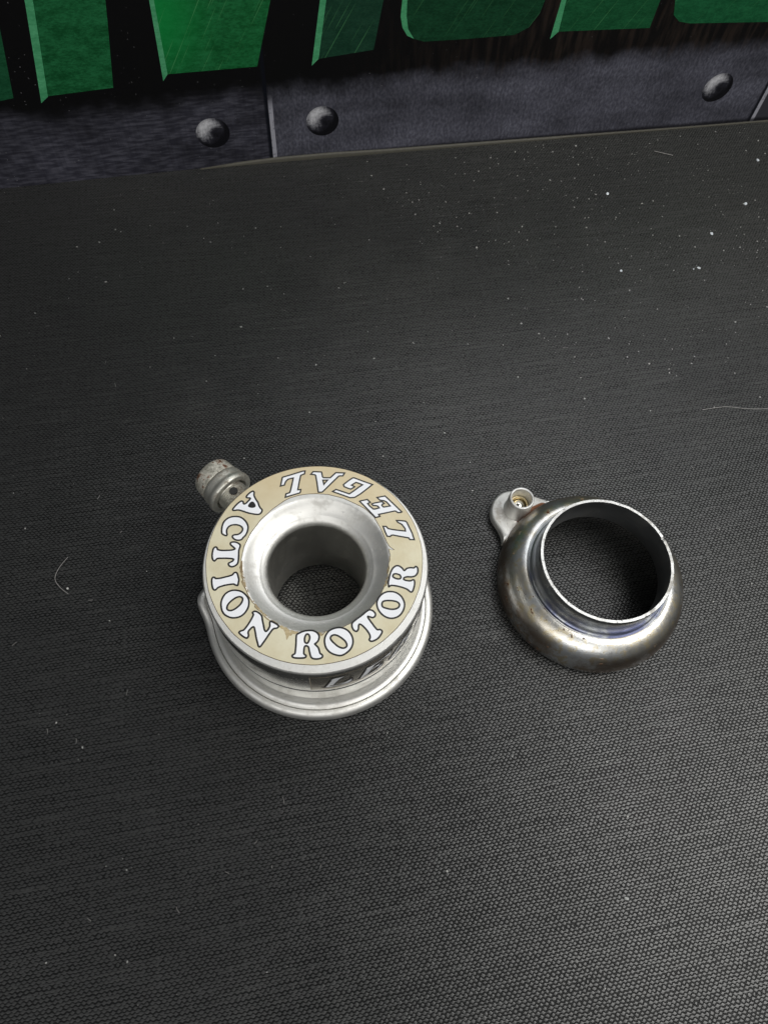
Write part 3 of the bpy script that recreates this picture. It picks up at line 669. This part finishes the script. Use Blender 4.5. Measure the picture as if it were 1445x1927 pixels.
SIDE = {
 'L': [[(-80.6, 22.4), (-78.6, 23.0), (-75.4, 29.4), (-76.0, 30.0), (-73.8, 31.2), (-67.3, 31.3), (-69.8, 30.2), (-71.2, 29.2), (-74.2, 24.3), (-70.0, 24.5), (-66.0, 25.8), (-65.4, 27.6), (-64.4, 24.4), (-66.5, 22.9)]],
 'E': [[(-62.6, 22.4), (-60.6, 23.0), (-57.4, 29.4), (-58.0, 30.0), (-55.8, 31.2), (-44.2, 31.3), (-42.0, 33.0), (-42.6, 29.4), (-46.4, 30.0), (-52.4, 29.5), (-53.6, 27.6), (-50.2, 27.7), (-48.6, 29.1), (-49.4, 25.6), (-52.0, 26.6), (-54.2, 26.5), (-56.0, 24.0), (-51.0, 24.2), (-47.0, 26.4), (-47.6, 23.4), (-50.6, 22.4)]],
 'G': [[(-43.6, 23.4), (-38.0, 27.8), (-32.5, 31.5), (-25.0, 31.6), (-26.0, 28.9), (-31.0, 29.2), (-34.5, 27.6), (-37.6, 24.5), (-32.0, 24.2), (-30.0, 26.2), (-32.6, 26.6), (-31.8, 27.8), (-26.6, 27.6), (-28.8, 22.6), (-40.0, 22.4)]],
 'A': [[(-23.4, 22.4), (-21.6, 23.1), (-14.6, 31.2), (-11.6, 31.3), (-7.6, 23.2), (-6.8, 22.4), (-12.0, 22.4), (-11.2, 23.4), (-12.6, 25.2), (-16.6, 25.2), (-17.6, 23.4), (-17.0, 22.4)], [(-15.4, 26.6), (-13.0, 26.6), (-12.8, 29.2)]],
 'L2': [[(-4.6, 22.4), (-2.6, 23.0), (.6, 29.4), (0, 30.0), (2.2, 31.2), (8.7, 31.3), (6.2, 30.2), (4.8, 29.2), (1.8, 24.3), (6, 24.5), (10, 25.8), (10.6, 27.6), (11.2, 24.4), (9.5, 22.9)]]}
for k, loops in SIDE.items():
    # stretch the outline work to true millimetres along the wall, build, then wrap
    kx = math.radians(1) * RS
    ll = [[(th * kx, z) for th, z in l] for l in loops]
    ll = [[p for p in l] for l in ll]
    def dens(l):
        out = []
        for i, p in enumerate(l):
            q = l[(i + 1) % len(l)]; n = max(1, int(math.hypot(q[0] - p[0], q[1] - p[1]) / 1.0))
            out += [(p[0] + (q[0] - p[0]) * s / n, p[1] + (q[1] - p[1]) * s / n) for s in range(n)]
        return out
    letter("letter", [dens(l) for l in ll], 0, .42, side, lambda x, y, o: wrap(x / kx, y, .06 + o * 2))

# adjuster bolt: threaded barrel, lock nut and rusty cap sticking out of the wall
AX = Vector((-.78, .626, 0)).normalized(); AZ = 26.2; BS = -1.6
bolt_parent = None
pr = [(0.0, 28.0), (4.5, 28.0)]
z = 29.0
while z < 38.4:
    pr += [(4.62, z), (4.22, z + .3)]; z += .6
pr += [(4.5, 38.8), (0.0, 38.8)]
V, F = lathe(pr, 48, close=False); V = frame(V, AX * BS + Vector((0, 0, AZ)), AX)
barrel = mesh("adjuster_bolt", V, F, M_bolt, rotor, angle=25)
barrel['label'] = "threaded bolt with a rusty cap"
V, F = lathe(smooth_profile([(4.9, 38.1), (6.8, 38.0), (7.2, 38.4), (7.25, 39.4), (7.0, 40.0), (6.8, 40.3), (6.75, 42.4), (6.4, 43.0), (4.6, 43.1), (4.6, 42.0)], 1), 64)
mesh("lock_nut", frame(V, AX * BS + Vector((0, 0, AZ)), AX), F, M_bolt, barrel, angle=50)
def rust_mat():
    m, nt, b = mat("rust_speckled_cap"); g = NT(nt); o = g.obj()
    n = g.noise(o, 330, 5, .7); n2 = g.noise(o, 1500, 4, .6)
    col = g.ramp(n, [(.30, (0.20, 0.195, 0.16)), (.46, (0.42, 0.405, 0.35)), (.56, (0.62, 0.60, 0.53)), (.60, (0.24, 0.14, 0.09)), (.68, (0.13, 0.06, 0.035))])
    g.link(g.mix(g.math('MULTIPLY', g.step(n2, .55, .65), .6), col, (0.09, 0.085, 0.06)), b.inputs['Base Color'])
    b.inputs['Metallic'].default_value = .45; b.inputs['Roughness'].default_value = .55
    g.link(g.bump(n2, .00022, 1.0), b.inputs['Normal'])
    return m
capm = rust_mat()
cp = smooth_profile([(0.05, 43.0), (6.2, 43.0), (6.4, 43.4), (6.3, 45.6), (6.0, 47.3), (5.2, 48.2), (3.2, 48.7), (0.05, 48.8)], 2)
V, F = lathe(cp, 64); mesh("cap", frame(V, AX * BS + Vector((0, 0, AZ)), AX), F, capm, barrel, angle=50)
# pin hole of the barrel: flat disc, its dark colour standing for shade inside
hole_c = AX * (36.4 + BS) + Vector((0, 0, AZ + 4.6))
V, F = lathe([(0.02, .05), (1.15, .05), (1.25, -.25)], 28, close=False)
M_hole = plain("dark_pin_hole", (0.012, 0.012, 0.011), .6)
mesh("pin_hole", frame(V, hole_c, (0, 0, 1)), F, M_hole, barrel)

# ------------------------------------------------------------------ the stained steel ring
QX, QY = 67.27, 89.7
ring = empty("clamp_ring", (QX * MM, QY * MM, 0), "heat stained steel ring with a raised collar and a drilled tab at its side", "metal ring")
rp = [(29.0, 0.9), (29.2, 2.4), (29.08, 4.6), (28.55, 7.0), (27.7, 8.95), (26.6, 10.45), (25.2, 11.6), (23.8, 12.3), (22.6, 12.75), (22.2, 12.75), (21.98, 12.5), (21.75, 12.68), (21.5, 12.55),
      (21.1, 12.45), (20.6, 12.75), (20.15, 13.5), (19.95, 14.6), (19.85, 15.6), (19.9, 16.0), (19.9, 18.5), (19.9, 21.15), (19.8, 21.3), (19.0, 21.3), (18.92, 21.15),
      (18.92, 16), (18.92, 11.2), (19.3, 10.3), (20.6, 10.2), (23.2, 10.4), (25.3, 9.3), (26.9, 7.2), (27.7, 4.5), (27.9, 2.2), (27.9, 0.4), (28.5, 0.25)]
nick = math.atan2(8.65, 17.3)
def ring_mod(r, z, t, j):
    if 19 <= j <= 24 and z > 17:
        w = math.exp(-((t - nick) / .020) ** 2)
        z -= .55 * w * (1 if z > 20 else .3)
        z += .09 * noise.noise(Vector((math.cos(t) * 6, math.sin(t) * 6, 2)))
        r += .06 * noise.noise(Vector((math.cos(t) * 14, math.sin(t) * 14, 6)))
    if j < 13: r += .08 * noise.noise(Vector((math.cos(t) * 4, math.sin(t) * 4, z * .2)))
    return r, z
V, F = lathe(rp, 360, ring_mod)
k = len(rp)
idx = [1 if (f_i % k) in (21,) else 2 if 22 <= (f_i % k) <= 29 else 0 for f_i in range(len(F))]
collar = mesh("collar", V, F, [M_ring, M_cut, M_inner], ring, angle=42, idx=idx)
# tab: flat plate with rounded end, raised boss with a brassy seat and ball
tab_out = [(-24.5, 14.0), (-27.6, 10.0), (-27.9, 11.6), (-28.4, 13.3), (-29.2, 15.0), (-30.4, 16.8), (-31.5, 18.6), (-32.05, 20.7), (-31.95, 22.9), (-31.2, 25.3), (-29.7, 27.45),
           (-27.7, 28.95), (-25.6, 29.6), (-23.0, 29.6), (-20.4, 29.1), (-17.4, 28.4), (-15.0, 27.75), (-12.9, 27.2), (-10.9, 26.9), (-14.0, 23.5), (-18.0, 20.0)]
ts = catmull(tab_out, 5)
if area2(ts) < 0: ts.reverse()
cen = Vector((-23.5, 21.5))
def inset(p, d):
    q = Vector(p) - cen; return tuple(cen + q * (1 - d / max(q.length, 1)))
V = []; F = []
rings_ = [(0.0, .9), (0.0, 3.2), (.25, 3.75), (.7, 4.0)]
for d, z in rings_:
    for p in ts: q = inset(p, d); V.append((q[0], q[1], z))
n = len(ts)
for a in range(len(rings_) - 1):
    for i in range(n):
        j = (i + 1) % n; F.append((a * n + i, a * n + j, (a + 1) * n + j, (a + 1) * n + i))
F.append(tuple(range(3 * n, 4 * n))); F.append(tuple(range(n - 1, -1, -1)))
tab = mesh("tab", V, F, M_tab, ring, angle=45)
bs = smooth_profile([(4.6, 3.95), (4.35, 4.4), (4.2, 5.2), (4.1, 11.4), (3.95, 11.8), (3.3, 11.8), (3.15, 11.5), (3.15, 7.0), (3.0, 5.5), (3.0, 3.95)], 1)
V, F = lathe(bs, 72)
bm_idx = [1 if (V[f[0]][2] + V[f[2]][2]) / 2 > 11.55 else 0 for f in F]
boss = mesh("boss", V, F, [M_tab, M_cut], tab, angle=45, idx=bm_idx); boss.location = (-23.45 * MM, 22.75 * MM, 0)
V, F = lathe(smooth_profile([(3.1, 6.4), (3.1, 7.6), (2.7, 7.9), (2.3, 7.5), (2.2, 6.4)], 1), 56)
seat = mesh("seat_ring", V, F, M_brass, tab); seat.location = boss.location
V, F = lathe([(2.15 * math.cos(R(a)), 6.3 + 1.5 * math.sin(R(a))) for a in range(0, 91, 9)][:-1] + [(0.02, 7.8)], 48, close=False)
ball = mesh("ball", V, F, M_chrome, tab, angle=80); ball.location = boss.location

# ------------------------------------------------------------------ small loose things and dust on the mat
def flake_mesh(s, flat=.3, n=7):
    V = []
    for k_ in (0, 1):
        for i in range(n):
            a = 2 * math.pi * (i + random.uniform(-.3, .3)) / n; r = s * random.uniform(.55, 1.1) * (1 if k_ == 0 else .75)
            V.append((r * math.cos(a), r * math.sin(a) * .7, .01 + k_ * s * flat * random.uniform(.6, 1.3)))
    F = [tuple(range(n, 2 * n)), tuple(range(n - 1, -1, -1))] + [(i, (i + 1) % n, n + (i + 1) % n, n + i) for i in range(n)]
    return V, F
FL = [((127.2, 258.1), 1.15, "round bluish white flake lying just above the largest chip"), ((144.8, 279.3), 1.1, "wedge shaped white flake close to the right edge of the mat"),
      ((154.6, 310.0), 1.15, "white flake nearest the banner at the far right"), ((119.6, 236.8), 1.0, "largest bluish chip with a small crumb beside it"), ((117.2, 235.9), .5, "small crumb touching the largest bluish chip"),
      ((86.6, 230.5), .75, "small upright white flake, the lowest left of the larger flakes"), ((83.0, 276.3), 1.0, "bluish flake below the banner, the upper left of the larger flakes")]
for (x, y), s, lb in FL:
    V, F = flake_mesh(s, .35)
    o = mesh("flake", V, F, M_flake, smooth=False); o.location = (x * MM, y * MM, .08 * MM); o.rotation_euler.z = random.uniform(0, 6)
    tag(o, lb, "flake", "larger flakes on the far right of the mat")
V, F = flake_mesh(.85, .8, 9)
o = mesh("pellet", V, F, plain("grey_pellet", (0.36, 0.37, 0.36), .45), angle=60); o.location = (75.1 * MM, .7 * MM, .1 * MM)
tag(o, "small round grey pellet on the lower right of the mat", "pellet")
def fibre(name, pts, r, label):
    P = [Vector((x, y, z)) for x, y, z in pts]
    dense = []
    for i in range(len(P) - 1):
        a, b_, c, d = P[max(i - 1, 0)], P[i], P[i + 1], P[min(i + 2, len(P) - 1)]
        for s in range(8):
            t = s / 8
            dense.append(0.5 * ((2 * b_) + (c - a) * t + (2 * a - 5 * b_ + 4 * c - d) * t * t + (3 * b_ - a - 3 * c + d) * t ** 3))
    dense.append(P[-1]); V = []; F = []
    for i, p in enumerate(dense):
        d = (dense[min(i + 1, len(dense) - 1)] - dense[max(i - 1, 0)]).normalized()
        s = d.cross(Vector((0, 0, 1))).normalized(); u_ = s.cross(d)
        for k_ in range(5):
            a = 2 * math.pi * k_ / 5; V.append(tuple(p + r * (s * math.cos(a) + u_ * math.sin(a))))
    for i in range(len(dense) - 1):
        for k_ in range(5):
            k2 = (k_ + 1) % 5; F.append((i * 5 + k_, i * 5 + k2, i * 5 + 5 + k2, i * 5 + 5 + k_))
    o = mesh(name, V, F, M_fibre)
    return tag(o, label, "fibre")
fibre("hair", [(-98.0, 80.1, .3), (-99.6, 76, .4), (-99.7, 72.5, .45), (-97.5, 70.0, .4), (-94.3, 68.1, .3)], .075, "thin curved hair on the mat to the left of the rotor")
fibre("hair", [(106.2, 308.5, .3), (110.6, 307.3, .5), (114.7, 306.8, .3)], .14, "short pale hair on the mat just below the banner")
fibre("hair", [(113.0, 164.1, .25), (122, 166.6, .3), (131, 166.8, .3), (140, 168.2, .25)], .10, "long straight hair at the right edge of the mat")
DV, DF = [], []
def add_dust(x, y, s):
    n = 5; o0 = len(DV); st = random.uniform(.45, 1.0); an = random.uniform(0, 6.28); ca, sa = math.cos(an), math.sin(an)
    for k_ in (0, 1):
        for i in range(n):
            a = 2 * math.pi * i / n + random.uniform(-.3, .3); r = s * random.uniform(.6, 1.1) * (1 - .3 * k_)
            px, py = r * math.cos(a), r * math.sin(a) * st
            DV.append((x + px * ca - py * sa, y + px * sa + py * ca, .06 + k_ * s * .5))
    DF.append(tuple(o0 + n + i for i in range(n)))
    for i in range(n): DF.append((o0 + i, o0 + (i + 1) % n, o0 + n + (i + 1) % n, o0 + n + i))
known = [(119.1, 249.0, .5), (127.3, 316.8, .5), (-117.2, 195.2, .6), (-138.9, 176.1, .5), (-79.6, 61.1, .35), (-71.7, -27.2, .4), (-51.9, -25.2, .35), (72.5, 48.7, .35), (47.8, 47.7, .35), (18.4, 142.0, .4), (-86.5, 29.9, .3)]
for x, y, s in known: add_dust(x, y, s)
def free(x, y):
    if math.hypot(x - RX, y - RY) < 38 or 27 < math.hypot(x - QX, y - QY) < 34: return False
    c, s = math.cos(-BA), math.sin(-BA); ly = s * (x - BO.x) + c * (y - BO.y)
    return ly < -4
cnt = 0
while cnt < 1350:
    x, y = random.uniform(-190, 190), random.uniform(-60, 345)
    w = .06 + .94 * max(0, min(1, (y - 150) / 120)) * max(.12, min(1, (x + 40) / 120))
    w *= max(.2, min(1.5, 1 + 1.6 * noise.noise(Vector((x * .03, y * .03, 0)))))
    if random.random() > w or not free(x, y): continue
    s = .11 + .42 * random.random() ** 4 + (.10 * random.random() if y > 180 else 0)
    add_dust(x, y, s); cnt += 1
du = mesh("dust", DV, DF, M_dust, smooth=False)
tag(du, "pale specks of dust scattered over the black mat", "dust", kind='stuff')
# short lint threads among the dust
LV, LF = [], []
cnt = 0
while cnt < 90:
    x, y = random.uniform(-150, 175), random.uniform(-50, 330)
    if not free(x, y): continue
    a = random.uniform(0, 6.28); l = random.uniform(.5, 2.0); w = .05; b_ = random.uniform(-.5, .5)
    o0 = len(LV)
    for i in range(4):
        f = i / 3 - .5; px = x + l * f * math.cos(a) - b_ * l * (f * f - .25) * math.sin(a); py = y + l * f * math.sin(a) + b_ * l * (f * f - .25) * math.cos(a)
        LV += [(px - w * math.sin(a), py + w * math.cos(a), .12), (px + w * math.sin(a), py - w * math.cos(a), .12), (px, py, .12 + w)]
    for i in range(3):
        for k_ in range(3):
            k2 = (k_ + 1) % 3; LF.append((o0 + 3 * i + k_, o0 + 3 * i + k2, o0 + 3 * i + 3 + k2, o0 + 3 * i + 3 + k_))
    cnt += 1
li = mesh("lint", LV, LF, M_fibre)
tag(li, "tiny lint threads lying on the black mat", "lint", kind='stuff')
